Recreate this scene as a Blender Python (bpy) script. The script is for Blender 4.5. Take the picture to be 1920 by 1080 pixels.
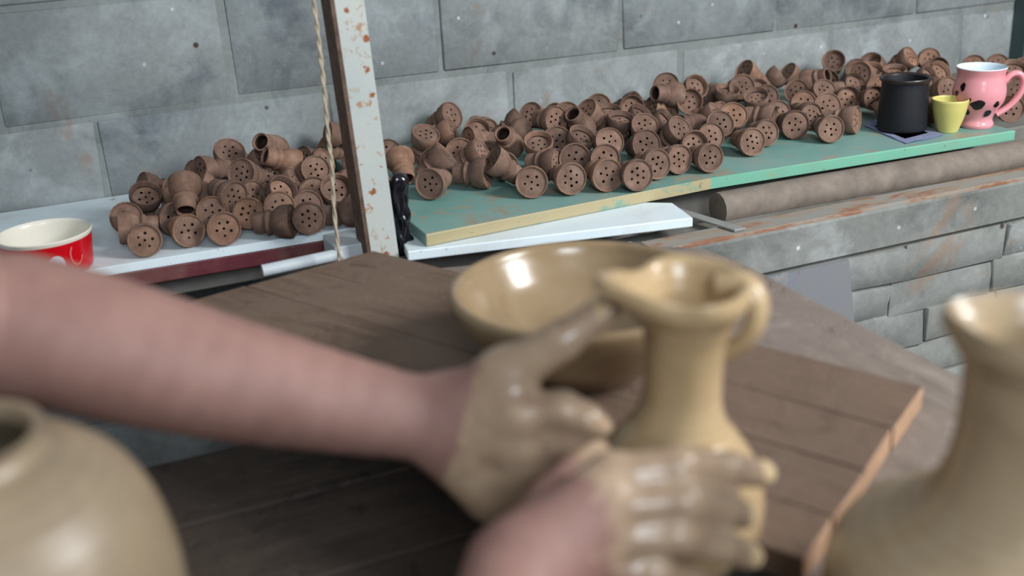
import bpy, bmesh, math, random
import numpy as np
from mathutils import Vector, Matrix, Euler, Quaternion
for o in list(bpy.data.objects): bpy.data.objects.remove(o)
scene = bpy.context.scene
COL = scene.collection
PI = math.pi

# ------------------------------------------------------------------ camera
F = 2031.2
CAM = np.array([-.311, -2.072, 1.339])
def cam_rot(yaw, pitch, roll):
    cy, sy = math.cos(yaw), math.sin(yaw); cp, sp = math.cos(pitch), math.sin(pitch)
    f = np.array([-sy*cp, cy*cp, -sp]); r = np.array([cy, sy, 0.]); u = np.cross(r, f)
    c, s = math.cos(roll), math.sin(roll)
    return np.array([c*r+s*u, -s*r+c*u, f])
CR = cam_rot(math.radians(-22.63), math.radians(21.3), math.radians(-2.86))
cd = bpy.data.cameras.new('camera'); cam = bpy.data.objects.new('camera', cd); COL.objects.link(cam)
cd.sensor_width = 36; cd.lens = F*36/1920; cd.clip_start = .02
mw = Matrix.Identity(4)
for i in range(3):
    mw[i][0] = CR[0][i]; mw[i][1] = CR[1][i]; mw[i][2] = -CR[2][i]; mw[i][3] = CAM[i]
cam.matrix_world = mw
cd.dof.use_dof = True; cd.dof.focus_distance = 1.9; cd.dof.aperture_fstop = 2.7
scene.camera = cam

# ------------------------------------------------------------------ light
scene.view_settings.view_transform = 'Standard'; scene.view_settings.look = 'None'
scene.view_settings.gamma = 1; scene.view_settings.use_curve_mapping = False
scene.view_settings.exposure = -0.1
w = bpy.data.worlds.new('world'); scene.world = w; w.use_nodes = True
bg = w.node_tree.nodes['Background']; bg.inputs[0].default_value = (.86, .93, 1.0, 1); bg.inputs[1].default_value = .30
def area(name, loc, target, sx, sy, power, col):
    l = bpy.data.lights.new(name, 'AREA'); l.shape = 'RECTANGLE'; l.size = sx; l.size_y = sy; l.energy = power; l.color = col
    o = bpy.data.objects.new(name, l); COL.objects.link(o); o.location = loc
    o.rotation_euler = (Vector(target)-Vector(loc)).to_track_quat('-Z', 'Y').to_euler()
area('window_light', (1.75, -2.45, 2.25), (.45, -.35, .95), .8, .8, 86, (.98, .985, 1.0))
area('front_fill_light', (-.5, -3.8, 2.3), (.3, -.3, .9), .8, .8, 50, (.84, .92, 1.0))  # frontal fill added behind the camera, its source unseen

# ------------------------------------------------------------------ helpers
def ray(x, y): return np.array([(x-960)/F, (540-y)/F, 1.]) @ CR
def onY(x, y, Y): d = ray(x, y); return Vector(CAM+d*(Y-CAM[1])/d[1])
def onZ(x, y, Z): d = ray(x, y); return Vector(CAM+d*(Z-CAM[2])/d[2])
def onD(x, y, D): return Vector(CAM+ray(x, y)*D)

def lnk(o, parent=None):
    COL.objects.link(o)
    if parent: o.parent = parent
    return o
def tag(o, label=None, cat=None, group=None, kind=None):
    if label: o['label'] = label
    if cat: o['category'] = cat
    if group: o['group'] = group
    if kind: o['kind'] = kind
    return o
def empty(name, loc):
    o = bpy.data.objects.new(name, None); o.location = loc; o.empty_display_size = .02
    return lnk(o)
def obj(name, bm, mat, parent=None, smooth=False, loc=None):
    bmesh.ops.recalc_face_normals(bm, faces=bm.faces)
    me = bpy.data.meshes.new(name); bm.to_mesh(me); bm.free()
    for m in (mat if isinstance(mat, (list, tuple)) else [mat]): me.materials.append(m)
    if smooth:
        for p in me.polygons: p.use_smooth = True
        try: me.set_sharp_from_angle(angle=math.radians(50))
        except Exception: pass
    o = bpy.data.objects.new(name, me)
    if loc is not None: o.location = loc
    return lnk(o, parent)
def bbox(bm, x0, x1, y0, y1, z0, z1, bev=0, jit=0, rnd=random, seg=1):
    vs = [bm.verts.new((x, y, z)) for z in (z0, z1) for y in (y0, y1) for x in (x0, x1)]
    if jit:
        for v in vs: v.co += Vector([rnd.uniform(-jit, jit) for _ in range(3)])
    fs = [bm.faces.new([vs[i] for i in f]) for f in ((0,2,3,1),(4,5,7,6),(0,1,5,4),(1,3,7,5),(3,2,6,7),(2,0,4,6))]
    if bev:
        es = list({e for f in fs for e in f.edges})
        bmesh.ops.bevel(bm, geom=es, offset=bev, segments=seg, affect='EDGES', profile=.5)
def prism(bm, pts, z0, z1, bev=0):
    a = [bm.verts.new((p[0], p[1], z0)) for p in pts]; b = [bm.verts.new((p[0], p[1], z1)) for p in pts]
    n = len(pts); fs = [bm.faces.new(a[::-1]), bm.faces.new(b)]
    for i in range(n): fs.append(bm.faces.new([a[i], a[(i+1) % n], b[(i+1) % n], b[i]]))
    if bev:
        es = list({e for f in fs for e in f.edges})
        bmesh.ops.bevel(bm, geom=es, offset=bev, segments=2, affect='EDGES', profile=.5)
def lathe(bm, prof, n=32, deform=None, mi=0):
    rings = []
    for r, z in prof:
        ring = []
        if r < 1e-5:
            ring = [bm.verts.new((0, 0, z))]
        else:
            for i in range(n):
                a = 2*PI*i/n; co = Vector((r*math.cos(a), r*math.sin(a), z))
                if deform: co = deform(co, a, r, z)
                ring.append(bm.verts.new(co))
        rings.append(ring)
    for A, B in zip(rings, rings[1:]):
        for i in range(n):
            j = (i+1) % n
            if len(A) == 1 and len(B) == 1: continue
            if len(A) == 1: f = bm.faces.new([A[0], B[i], B[j]])
            elif len(B) == 1: f = bm.faces.new([A[i], A[j], B[0]])
            else: f = bm.faces.new([A[i], A[j], B[j], B[i]])
            f.material_index = mi
def tube(bm, pts, rad, n=8, cap=True, flat=1.0):
    pts = [Vector(p) for p in pts]; rads = rad if isinstance(rad, (list, tuple)) else [rad]*len(pts)
    rings = []; up = Vector((0, 0, 1))
    t0 = (pts[1]-pts[0]).normalized()
    if abs(t0.dot(up)) > .95: up = Vector((1, 0, 0))
    side = t0.cross(up).normalized()
    for i, p in enumerate(pts):
        t = ((pts[min(i+1, len(pts)-1)]-pts[max(i-1, 0)])).normalized()
        side = (side-t*side.dot(t)).normalized(); nn = t.cross(side)
        rings.append([bm.verts.new(p+(side*math.cos(2*PI*k/n)*flat+nn*math.sin(2*PI*k/n))*rads[i]) for k in range(n)])
    for A, B in zip(rings, rings[1:]):
        for k in range(n): bm.faces.new([A[k], A[(k+1) % n], B[(k+1) % n], B[k]])
    if cap: bm.faces.new(rings[0][::-1]); bm.faces.new(rings[-1])
def spline(P, m=8):
    P = [Vector(p) for p in P]; out = []
    for i in range(len(P)-1):
        p0, p1, p2, p3 = P[max(i-1, 0)], P[i], P[i+1], P[min(i+2, len(P)-1)]
        for k in range(m):
            t = k/m
            out.append(.5*((2*p1)+(p2-p0)*t+(2*p0-5*p1+4*p2-p3)*t*t+(3*p1-p0-3*p2+p3)*t**3))
    return out+[P[-1]]

# ------------------------------------------------------------------ materials
def srgb(r, g, b):
    f = lambda c: (c/255/12.92 if c/255 <= .04045 else ((c/255+.055)/1.055)**2.4)
    return (f(r), f(g), f(b), 1)
class NT:
    def __init__(s, name):
        s.m = bpy.data.materials.new(name); s.m.use_nodes = True
        s.t = s.m.node_tree; s.b = s.t.nodes['Principled BSDF']
    def n(s, typ, **kw):
        x = s.t.nodes.new(typ)
        for k, v in kw.items(): setattr(x, k, v)
        return x
    def l(s, a, b): s.t.links.new(a, b)
    def coord(s, world=False, stretch=None):
        if world: out = s.n('ShaderNodeNewGeometry').outputs['Position']
        else: out = s.n('ShaderNodeTexCoord').outputs['Object']
        if stretch:
            mp = s.n('ShaderNodeMapping'); mp.inputs['Scale'].default_value = stretch[:3]
            if len(stretch) > 3: mp.inputs['Rotation'].default_value = (0, 0, stretch[3])
            s.l(out, mp.inputs['Vector']); out = mp.outputs[0]
        return out
    def noise(s, co, scale, detail=6, rough=.6, dist=0):
        x = s.n('ShaderNodeTexNoise'); x.inputs['Scale'].default_value = scale; x.inputs['Detail'].default_value = detail
        x.inputs['Roughness'].default_value = rough; x.inputs['Distortion'].default_value = dist
        s.l(co, x.inputs['Vector']); return x.outputs['Fac']
    def ramp(s, fac, stops):
        x = s.n('ShaderNodeValToRGB'); e = x.color_ramp.elements
        while len(e) < len(stops): e.new(.5)
        for k, (p, c) in enumerate(stops): e[k].position = p; e[k].color = c
        s.l(fac, x.inputs[0]); return x.outputs[0]
    def mix(s, fac, a, b, mode='MIX'):
        x = s.n('ShaderNodeMix', data_type='RGBA', blend_type=mode)
        for v, i in ((fac, 0), (a, 6), (b, 7)):
            if hasattr(v, 'node'): s.l(v, x.inputs[i])
            else: x.inputs[i].default_value = v
        return x.outputs[2]
    def bump(s, h, strength, dist=.002):
        x = s.n('ShaderNodeBump'); x.inputs['Strength'].default_value = strength; x.inputs['Distance'].default_value = dist
        s.l(h, x.inputs['Height']); s.l(x.outputs[0], s.b.inputs['Normal'])
    def out(s, col, rough=.6, spec=.5, metal=0):
        if hasattr(col, 'node'): s.l(col, s.b.inputs['Base Color'])
        else: s.b.inputs['Base Color'].default_value = col
        s.b.inputs['Roughness'].default_value = rough; s.b.inputs['Metallic'].default_value = metal
        s.b.inputs['Specular IOR Level'].default_value = spec
        return s.m
W0, W1 = (0, 0, 0, 1), (1, 1, 1, 1)
def simple(name, c, rough=.5, var=.12, scale=30, spec=.5, bump=.1, metal=0):
    t = NT(name); co = t.coord(); f = t.noise(co, scale)
    a = tuple(x*(1-var) for x in c[:3])+(1,); b = tuple(min(1, x*(1+var)) for x in c[:3])+(1,)
    if bump: t.bump(f, bump)
    return t.out(t.ramp(f, [(.3, a), (.7, b)]), rough, spec, metal)

def wall_mat(name, base, dark, light, speck=True, rust=.62):
    t = NT(name); co = t.coord(world=True)
    big = t.noise(co, 4.2, 6, .62, .5); mid = t.noise(co, 10, 6, .6, .2); fine = t.noise(co, 90, 6, .7)
    c = t.ramp(big, [(.34, dark), (.46, base), (.58, base), (.68, light)])
    c = t.mix(t.ramp(mid, [(.46, W0), (.75, (.7, .7, .7, 1))]), c, light, 'MIX')
    bl = t.noise(co, 6.5, 4, .55, 1.0)
    c = t.mix(t.ramp(bl, [(.58, W0), (.70, (.6, .6, .6, 1))]), c, light)
    c = t.mix(t.ramp(bl, [(.28, (.6, .6, .6, 1)), (.40, W0)]), c, dark)
    c = t.mix(.35, c, t.ramp(fine, [(.3, dark), (.7, light)]), 'OVERLAY')
    oi = t.n('ShaderNodeObjectInfo')
    c = t.mix(.5, c, t.ramp(oi.outputs['Random'], [(0, (.40, .41, .42, 1)), (.5, (.5, .5, .5, 1)), (1, (.58, .56, .53, 1))]), 'OVERLAY')
    # light efflorescence, brown stains, dark pits and white flecks
    st = t.noise(co, 7, 3, .5, 1.5)
    c = t.mix(t.ramp(st, [(rust, W0), (rust+.12, (.55, .55, .55, 1))]), c, srgb(142, 118, 98))
    v = t.n('ShaderNodeTexVoronoi'); v.inputs['Scale'].default_value = 26; t.l(co, v.inputs['Vector'])
    mk = t.n('ShaderNodeMath', operation='MULTIPLY'); t.l(t.ramp(v.outputs['Distance'], [(.06, W1), (.12, W0)]), mk.inputs[0]); t.l(t.ramp(t.noise(co, 9, 2), [(.52, W0), (.60, W1)]), mk.inputs[1])
    c = t.mix(mk.outputs[0], c, srgb(196, 202, 204))
    v2 = t.n('ShaderNodeTexVoronoi'); v2.inputs['Scale'].default_value = 11; t.l(co, v2.inputs['Vector'])
    c = t.mix(t.ramp(v2.outputs['Distance'], [(.04, W1), (.075, W0)]), c, srgb(70, 58, 52))
    t.bump(mid, .4, .006)
    return t.out(c, .92, .2)
M_block = wall_mat('concrete_block', srgb(142, 147, 147), srgb(110, 117, 121), srgb(172, 178, 179))
M_mortar = wall_mat('mortar', srgb(140, 145, 143), srgb(108, 114, 114), srgb(166, 171, 170))
M_low = wall_mat('painted_brick', srgb(136, 138, 134), srgb(108, 110, 106), srgb(166, 169, 167))
M_lowm = wall_mat('low_mortar', srgb(124, 124, 119), srgb(90, 90, 86), srgb(150, 150, 146))

def paint_mat(name, base, under, light, th=.60, sc=18, rough=.5, dirt=srgb(120, 105, 88)):
    t = NT(name); co = t.coord(world=True)
    f = t.noise(co, sc, 8, .7, .5); g = t.noise(co, sc*.3, 5, .6, .3); h = t.noise(co, sc*6, 4, .6)
    c = t.ramp(g, [(.35, base), (.65, light)])
    c = t.mix(t.ramp(f, [(th, W0), (th+.06, W1)]), c, under)
    c = t.mix(t.ramp(g, [(.5, W0), (.85, (.7, .7, .7, 1))]), c, dirt)
    c = t.mix(t.ramp(h, [(.66, W0), (.72, (.8, .8, .8, 1))]), c, dirt)
    t.bump(f, .2, .001)
    return t.out(c, rough, .4)
M_white = paint_mat('white_paint', srgb(214, 230, 236), srgb(168, 160, 146), srgb(228, 238, 241), .67, 24, .45, srgb(166, 174, 176))
M_green = paint_mat('green_paint', srgb(108, 152, 143), srgb(148, 146, 128), srgb(134, 166, 158), .54, 15, .5, srgb(130, 124, 112))
M_gedge = paint_mat('worn_yellow_edge', srgb(166, 156, 118), srgb(120, 160, 140), srgb(180, 166, 130), .56, 10)
M_gedge2 = paint_mat('bright_green_edge', srgb(108, 172, 146), srgb(160, 150, 118), srgb(122, 180, 156), .64, 14)
M_maroon = paint_mat('maroon_paint', srgb(86, 34, 42), srgb(60, 30, 32), srgb(104, 48, 56), .64, 30)
M_whitebar = simple('white_plastic', srgb(190, 198, 202), .4, .06)
def post_mat():
    t = NT('rusty_paint'); co = t.coord(world=True)
    f = t.noise(co, 22, 7, .6, .8); g = t.noise(co, 60, 6, .65, .4); b = t.noise(co, 5, 3, .5)
    c = t.ramp(b, [(.3, srgb(168, 178, 176)), (.7, srgb(188, 190, 182))])
    c = t.mix(t.ramp(g, [(.59, W0), (.68, W1)]), c, srgb(164, 128, 98))
    c = t.mix(t.ramp(f, [(.68, W0), (.72, W1)]), c, srgb(150, 92, 52))
    v = t.n('ShaderNodeTexVoronoi'); v.inputs['Scale'].default_value = 36; t.l(co, v.inputs['Vector'])
    mk = t.n('ShaderNodeMath', operation='MULTIPLY'); t.l(t.ramp(v.outputs['Distance'], [(.10, W1), (.30, W0)]), mk.inputs[0]); t.l(t.ramp(g, [(.40, W0), (.60, W1)]), mk.inputs[1])
    c = t.mix(t.ramp(mk.outputs[0], [(.25, W0), (.5, W1)]), c, srgb(142, 84, 46))
    t.bump(g, .3, .001)
    return t.out(c, .6, .4)
M_post = post_mat()
M_postside = simple('rusty_brown_steel', srgb(96, 78, 66), .8, .35, 60, .3, .3)
def rust_mat():
    t = NT('rusted_angle'); co = t.coord(world=True, stretch=(1, 3, 3))
    f = t.noise(co, 9, 8, .65, .5)
    t.bump(f, .3)
    return t.out(t.ramp(f, [(.42, srgb(140, 138, 131)), (.52, srgb(146, 130, 114)), (.58, srgb(140, 100, 78)), (.74, srgb(118, 82, 64))]), .8, .3)
M_rust = rust_mat()
M_log = simple('grey_weathered_wood', srgb(124, 114, 104), .8, .25, 25, .2, .4)

def wood(name, base, dark, light, ang, mud, rough=.75):
    t = NT(name); co = t.coord(world=True, stretch=(1, 1, 1, ang))
    mp = t.n('ShaderNodeMapping'); mp.inputs['Scale'].default_value = (3, 26, 26); t.l(co, mp.inputs['Vector'])
    g = t.noise(mp.outputs[0], 2.2, 8, .65, .8); b = t.noise(co, 5, 6, .6, .5); h = t.noise(co, 40, 6, .7)
    c = t.ramp(g, [(.3, dark), (.5, base), (.72, light)])
    c = t.mix(t.ramp(b, [(.36, W0), (.56, (.9, .9, .9, 1))]), c, mud)
    c = t.mix(t.ramp(h, [(.58, W0), (.70, (.75, .75, .75, 1))]), c, light)
    h2 = t.noise(co, 16, 8, .7, 1.2)
    c = t.mix(t.ramp(h2, [(.30, (.8, .8, .8, 1)), (.44, W0)]), c, dark)
    c = t.mix(t.ramp(h2, [(.60, W0), (.72, (.55, .55, .55, 1))]), c, light)
    t.bump(h2, .6, .005)
    return t.out(c, rough, .3)
AX = math.atan2(.885, .466)
M_brown = wood('brown_plank', srgb(108, 88, 73), srgb(84, 66, 54), srgb(126, 106, 91), AX, srgb(114, 95, 81))
M_plankend = simple('pale_plank_end', srgb(176, 142, 114), .7, .15, 40, .2, .2)  # paler tan than the plank tops, for one row of end faces
M_grey = wood('grey_slab', srgb(130, 118, 108), srgb(100, 88, 79), srgb(152, 142, 133), PI/2, srgb(128, 116, 107))
M_darkwood = wood('dark_wet_wood', srgb(60, 51, 45), srgb(34, 28, 24), srgb(92, 80, 70), 0, srgb(72, 62, 54), .7)
M_floor = wood('dirt_floor', srgb(62, 54, 47), srgb(44, 38, 33), srgb(84, 74, 65), .4, srgb(70, 60, 52), .9)

def clay_dry():
    t = NT('dry_brown_clay'); co = t.coord(); oi = t.n('ShaderNodeObjectInfo')
    ad = t.n('ShaderNodeVectorMath', operation='ADD'); t.l(co, ad.inputs[0]); t.l(oi.outputs['Random'], ad.inputs[1])
    f = t.noise(ad.outputs[0], 45, 6, .6); g = t.noise(ad.outputs[0], 250, 4, .6)
    c = t.ramp(f, [(.3, srgb(106, 83, 71)), (.55, srgb(131, 105, 91)), (.75, srgb(152, 126, 111))])
    c = t.mix(.75, c, t.ramp(oi.outputs['Random'], [(0, (.24, .24, .25, 1)), (.35, (.43, .43, .44, 1)), (.8, (.53, .52, .51, 1)), (1, (.64, .57, .49, 1))]), 'OVERLAY')
    t.bump(g, .25, .001)
    return t.out(c, .9, .2)
M_bowl = clay_dry()
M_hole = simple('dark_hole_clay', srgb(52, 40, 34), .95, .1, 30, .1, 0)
def wet(name, base, dark, light, rough=.24, ridge=True):
    t = NT(name); co = t.coord()
    b = t.noise(co, 14, 5, .55, .6); g = t.noise(co, 60, 4, .5)
    c = t.ramp(b, [(.3, dark), (.5, base), (.72, light)])
    if ridge:
        wv = t.n('ShaderNodeTexWave', wave_type='BANDS', bands_direction='Z'); wv.inputs['Scale'].default_value = 38
        wv.inputs['Distortion'].default_value = 1.2; wv.inputs['Detail'].default_value = 2; t.l(co, wv.inputs['Vector'])
        t.bump(wv.outputs['Fac'], .10, .002)
        c = t.mix(.04, c, wv.outputs['Color'], 'OVERLAY')
    else: t.bump(g, .15, .001)
    return t.out(c, rough, .5)
M_wet = wet('wet_tan_clay', srgb(174, 149, 112), srgb(158, 134, 99), srgb(186, 162, 126))
M_wetbig = wet('wet_big_jug_clay', srgb(160, 140, 111), srgb(145, 126, 99), srgb(172, 153, 125), .27)
M_wetdish = wet('wet_dish_clay', srgb(140, 119, 90), srgb(128, 108, 82), srgb(150, 130, 102), .22, False)
M_wetdull = wet('wet_jar_clay', srgb(138, 122, 99), srgb(122, 108, 88), srgb(150, 134, 111), .40)

def skin():
    t = NT('skin_with_clay'); co = t.coord(world=True)
    at = t.n('ShaderNodeAttribute', attribute_name='clay')
    f = t.noise(co, 22, 6, .6, .4); g = t.noise(co, 45, 5, .6, .5)
    sk = t.ramp(f, [(.3, srgb(130, 96, 87)), (.7, srgb(149, 114, 104))])
    cl = t.ramp(g, [(.3, srgb(154, 129, 107)), (.7, srgb(178, 154, 128))])
    ma = t.n('ShaderNodeMath', operation='ADD'); t.l(at.outputs['Fac'], ma.inputs[0])
    mb = t.n('ShaderNodeMath', operation='MULTIPLY_ADD'); t.l(g, mb.inputs[0]); mb.inputs[1].default_value = 1.2; mb.inputs[2].default_value = -.6
    t.l(mb.outputs[0], ma.inputs[1])
    k = t.ramp(ma.outputs[0], [(.32, W0), (.62, W1)])
    t.l(t.mix(k, sk, cl), t.b.inputs['Base Color'])
    r = t.n('ShaderNodeMapRange'); t.l(k, r.inputs[0]); r.inputs[3].default_value = .62; r.inputs[4].default_value = .27
    t.l(r.outputs[0], t.b.inputs['Roughness'])
    t.b.inputs['Subsurface Weight'].default_value = .08; t.b.inputs['Subsurface Radius'].default_value = (.01, .004, .002)
    t.bump(f, .1, .001)
    return t.m
M_skin = skin()
M_nail = simple('nail', srgb(206, 180, 140), .3, .05)
M_shirt = simple('grey_shirt_cloth', srgb(96, 100, 104), .9, .12, 40, .1, .2)
M_trouser = simple('dark_trouser_cloth', srgb(50, 46, 44), .9, .2, 40, .1, .2)
M_hair = simple('dark_hair', srgb(30, 26, 24), .7, .2, 80, .3, .3)

# ------------------------------------------------------------------ setting
S = .805
rnd = random.Random(4)
bm = bmesh.new(); bbox(bm, -2.2, 2.6, -3.6, .2, -.1, 0)
tag(obj('floor', bm, M_floor), 'dark trodden dirt floor of the workshop', kind='structure')

bm = bmesh.new(); bbox(bm, -2.1, 2.5, .001, .2, 0, 1.95)
wall = tag(obj('wall_back', bm, M_mortar), 'grey concrete block wall behind the shelf', kind='structure')
rows = {0: (1.15, [-1.82, -1.42, -1.02, -.62, -.20, .20, .62, 1.03, 1.43, 1.83, 2.24]), 1: (.95, [-2.0, -1.6, -1.2, -.80, -.40, .008, .421, .836, 1.232, 1.64, 2.04, 2.45]),
        2: (.75, [-1.84, -1.44, -1.04, -.64, -.245, .183, .571, .986, 1.392, 1.792, 2.2])}
for k in range(3, 6): rows[k] = (.95-.2*(k-1), [x+(.2 if k % 2 else 0) for x in (-1.8, -1.4, -1.0, -.6, -.2, .2, .6, 1.0, 1.4, 1.8, 2.2)])
for k in (-1, -2, -3): rows[k] = (1.15-.2*k, [x+(.2 if k % 2 else 0) for x in (-1.8, -1.4, -1.0, -.6, -.2, .2, .6, 1.0, 1.4, 1.8, 2.2)])
for k, (z, xs) in rows.items():
    if z > 1.8: continue
    for a, b in zip(xs, xs[1:]):
        g = rnd.uniform(.003, .010); bm = bmesh.new()
        bbox(bm, a+g, b-g, -rnd.uniform(.0015, .0035), .012, z+rnd.uniform(.003, .009), z+.2-rnd.uniform(.003, .009), .003, .0035, rnd)
        obj('concrete_block', bm, M_block, wall, True)
bm = bmesh.new(); bbox(bm, 1.965, 2.04, -.05, .0, 0, 1.9, .004)
tag(obj('trim_1', bm, simple('dark_teal_steel', srgb(62, 82, 84), .6)), 'dark teal steel upright at the far end of the wall', kind='structure')

# low brick wall that carries the shelf, seen below the rusty angle
bm = bmesh.new(); bbox(bm, .30, 2.3, -.705, -.60, 0, .765)
low = tag(obj('wall_low', bm, M_lowm), 'low painted brick wall under the green shelf', kind='structure')
bm = bmesh.new(); bbox(bm, .31, 2.3, -.716, -.69, .700, .772, .004); obj('plaster_band', bm, M_low, low)
z = .694; r = 0
while z > .2:
    h = rnd.uniform(.050, .075); x = .32+rnd.uniform(0, .1)
    while x < 2.2:
        wd = rnd.uniform(.11, .24); bm = bmesh.new()
        g = rnd.choice([.0004, .0006, .002])
        bbox(bm, x+g, x+wd-g, -.708-rnd.uniform(0, .003), -.69, z-h+.0005, z-.0005, .002, .0065, rnd)
        obj('brick', bm, M_low, low, True); x += wd
    z -= h; r += 1
# concrete ledge under the shelf boards
bm = bmesh.new(); bbox(bm, -1.3, .165, -.36, 0, .72, .790, .003)
tag(obj('trim_2', bm, simple('ledge_concrete', srgb(120, 118, 112), .9, .15, 20, .2, .3)), 'dark concrete ledge under the white shelf board', kind='structure')
bm = bmesh.new(); bbox(bm, .175, 2.2, -.50, 0, .72, .800, .003)
tag(obj('trim_3', bm, bpy.data.materials['ledge_concrete']), 'grey concrete ledge carrying the green board', kind='structure')

# ------------------------------------------------------------------ shelf boards and frame
bm = bmesh.new(); prism(bm, [(-.95, -.005), (-.95, -.395), (.112, -.428), (.150, -.428), (.150, -.005)], .791, S, .002)
tag(obj('shelf_board', bm, M_white), 'white painted shelf board under the left heap of bowls', 'board')
bm = bmesh.new(); prism(bm, [(-.9, -.365), (-.9, -.395), (.11, -.428), (.11, -.398)], .766, .7905, .002)
tag(obj('edge_board', bm, M_maroon), 'maroon painted batten under the white shelf board', 'board')
bm = bmesh.new(); prism(bm, [(.172, -.01), (.172, -.585), (.70, -.555), (1.36, -.590), (1.40, -.01)], .8055, .825, .002)
bmesh.ops.recalc_face_normals(bm, faces=bm.faces)
for f in bm.faces:
    if f.normal.y < -.5: f.material_index = 1 if f.calc_center_median().x < .70 else 2
tag(obj('shelf_board', bm, [M_green, M_gedge, M_gedge2]), 'flaking green painted shelf board under the big heap of bowls', 'board')
bm = bmesh.new(); bbox(bm, .6, .0, 0, 0, 0, 0) if False else prism(bm, [(.155, -.50), (.140, -.588), (.590, -.672), (.605, -.585), (.5, -.51)], .789, .8045, .002)
tag(obj('shelf_board', bm, M_white), 'white painted board jutting out below the green board', 'board')
# log and rusty angle iron in front of the green board
bm = bmesh.new(); tube(bm, spline([(.69, -.592, .781), (.9, -.598, .782), (1.3, -.617, .784), (1.9, -.63, .784)], 6), .0285, 14)
tag(obj('support_pole', bm, M_log, None, True), 'round grey weathered pole running below the green board edge', 'pole')
bm = bmesh.new(); bbox(bm, .50, 2.1, -.708, -.66, .7725, .7765, .001); bbox(bm, .50, 2.1, -.7125, -.7085, .742, .7765, .001)
o = tag(obj('angle_iron', bm, M_rust), 'rust streaked angle iron lying along the low wall top', 'angle iron')
bm = bmesh.new(); prism(bm, [(.612, -.52), (.632, -.52), (.672, -.70), (.650, -.70)], .7775, .7815, .001)
tag(obj('steel_strap', bm, simple('grey_strap', srgb(140, 140, 136), .6)), 'short grey steel strap between white board end and grey pole', 'strap')
# grey blue sheet leaning on the low wall
bm = bmesh.new()
a = onY(1440, 520, -.745); b = onY(1592, 487, -.745); c = onY(1660, 665, -.765); c = b+(c-b)*((b.z-.002)/(b.z-c.z)); c.y = -.83; c.x = b.x+.06
d = Vector((a.x+.02, -.83, .002))
vs = [bm.verts.new(p) for p in (a, b, c, d)]; vb = [bm.verts.new(Vector(p)+Vector((0, .006, 0))) for p in (a, b, c, d)]
bm.faces.new(vs); bm.faces.new(vb[::-1])
for i in range(4): bm.faces.new([vs[i], vb[i], vb[(i+1) % 4], vs[(i+1) % 4]])
tag(obj('metal_sheet', bm, paint_mat('blue_grey_sheet', srgb(104, 112, 122), srgb(140, 140, 138), srgb(122, 128, 136), .62, 12)), 'blue grey sheet leaning against the low brick wall', 'sheet')

# post, cord, bracket, plastic bag
post = empty('steel_post', (.11, -.55, 0))
def leanx(z): return (z-.80)*.045
bm = bmesh.new()
for (x0, x1, y0, y1) in ((.092, .134, -.560, -.554),):
    vs = []
    for zz in (0, 1.9):
        l = leanx(zz)*-1
        vs.append([bm.verts.new((x+l-.11, y+.55, zz)) for x, y in ((x0, y0), (x1, y0), (x1, y1), (x0, y1))])
    A, B = vs
    bm.faces.new(A[::-1]); bm.faces.new(B)
    for i in range(4): bm.faces.new([A[i], A[(i+1) % 4], B[(i+1) % 4], B[i]])
obj('front_flange', bm, M_post, post)
bm = bmesh.new()
for (x0, x1, y0, y1) in ((.086, .092, -.560, -.505),):
    vs = []
    for zz in (0, 1.9):
        l = leanx(zz)*-1
        vs.append([bm.verts.new((x+l-.11, y+.55, zz)) for x, y in ((x0, y0), (x1, y0), (x1, y1), (x0, y1))])
    A, B = vs
    bm.faces.new(A[::-1]); bm.faces.new(B)
    for i in range(4): bm.faces.new([A[i], A[(i+1) % 4], B[(i+1) % 4], B[i]])
obj('side_flange', bm, M_postside, post)
tag(post, 'upright angle steel post with flaking pale paint and rust spots', 'post')

cordp = [onY(*q, -.575) for q in ((575, -140), (588, 0), (598, 80), (607, 160), (615, 250), (622, 310), (627, 400), (637, 488))]
bm = bmesh.new(); cp = spline(cordp, 14)
for ph in (0, PI):
    pts = [p+Vector((math.cos(i*.55+ph), math.sin(i*.55+ph), 0))*.0014 for i, p in enumerate(cp)]
    tube(bm, pts, .0021, 6)
tag(obj('cord', bm, simple('beige_cord', srgb(172, 160, 138), .8, .2, 80), None, True), 'thin beige twisted cord hanging beside the rusty post', 'cord')

p = onY(655, 462, -.50)
br = empty('wall_bracket', (p.x, -.50, p.z))
bm = bmesh.new(); bbox(bm, -.03, .045, -.03, .045, -.022, .012, .002); obj('block', bm, M_whitebar, br)
a = onY(492, 508, -.525)-Vector((p.x, -.5, p.z)); b = onY(640, 476, -.525)-Vector((p.x, -.5, p.z))
bm = bmesh.new(); tube(bm, [a, b], .0095, 10); obj('tube', bm, M_whitebar, br, True)
tag(br, 'white plastic bracket with tube below the white shelf board', 'bracket')

def plastic():
    t = NT('black_plastic_film'); return t.out((.008, .008, .012, 1), .13, .6)
bm = bmesh.new(); bmesh.ops.create_icosphere(bm, subdivisions=5, radius=1)
for v in bm.verts:
    n = v.co.normalized(); zz = n.z
    wob = .20*math.sin(5*n.x+3*zz)*math.sin(6*n.y-4*zz)+.12*abs(math.sin(4*n.x*n.y+5*zz+3*n.x))
    wd = .45+.75*zz*zz
    v.co = Vector((n.x*(wd+wob)*.027, n.y*(wd+wob)*.022, zz*.066+wob*.012))
    if zz > .5: v.co.x += (zz-.5)*.02
q = onY(746, 405, -.535)
tag(obj('plastic_bag', bm, plastic(), None, True, q), 'crumpled glossy black plastic bag stuffed behind the post', 'bag')

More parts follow.
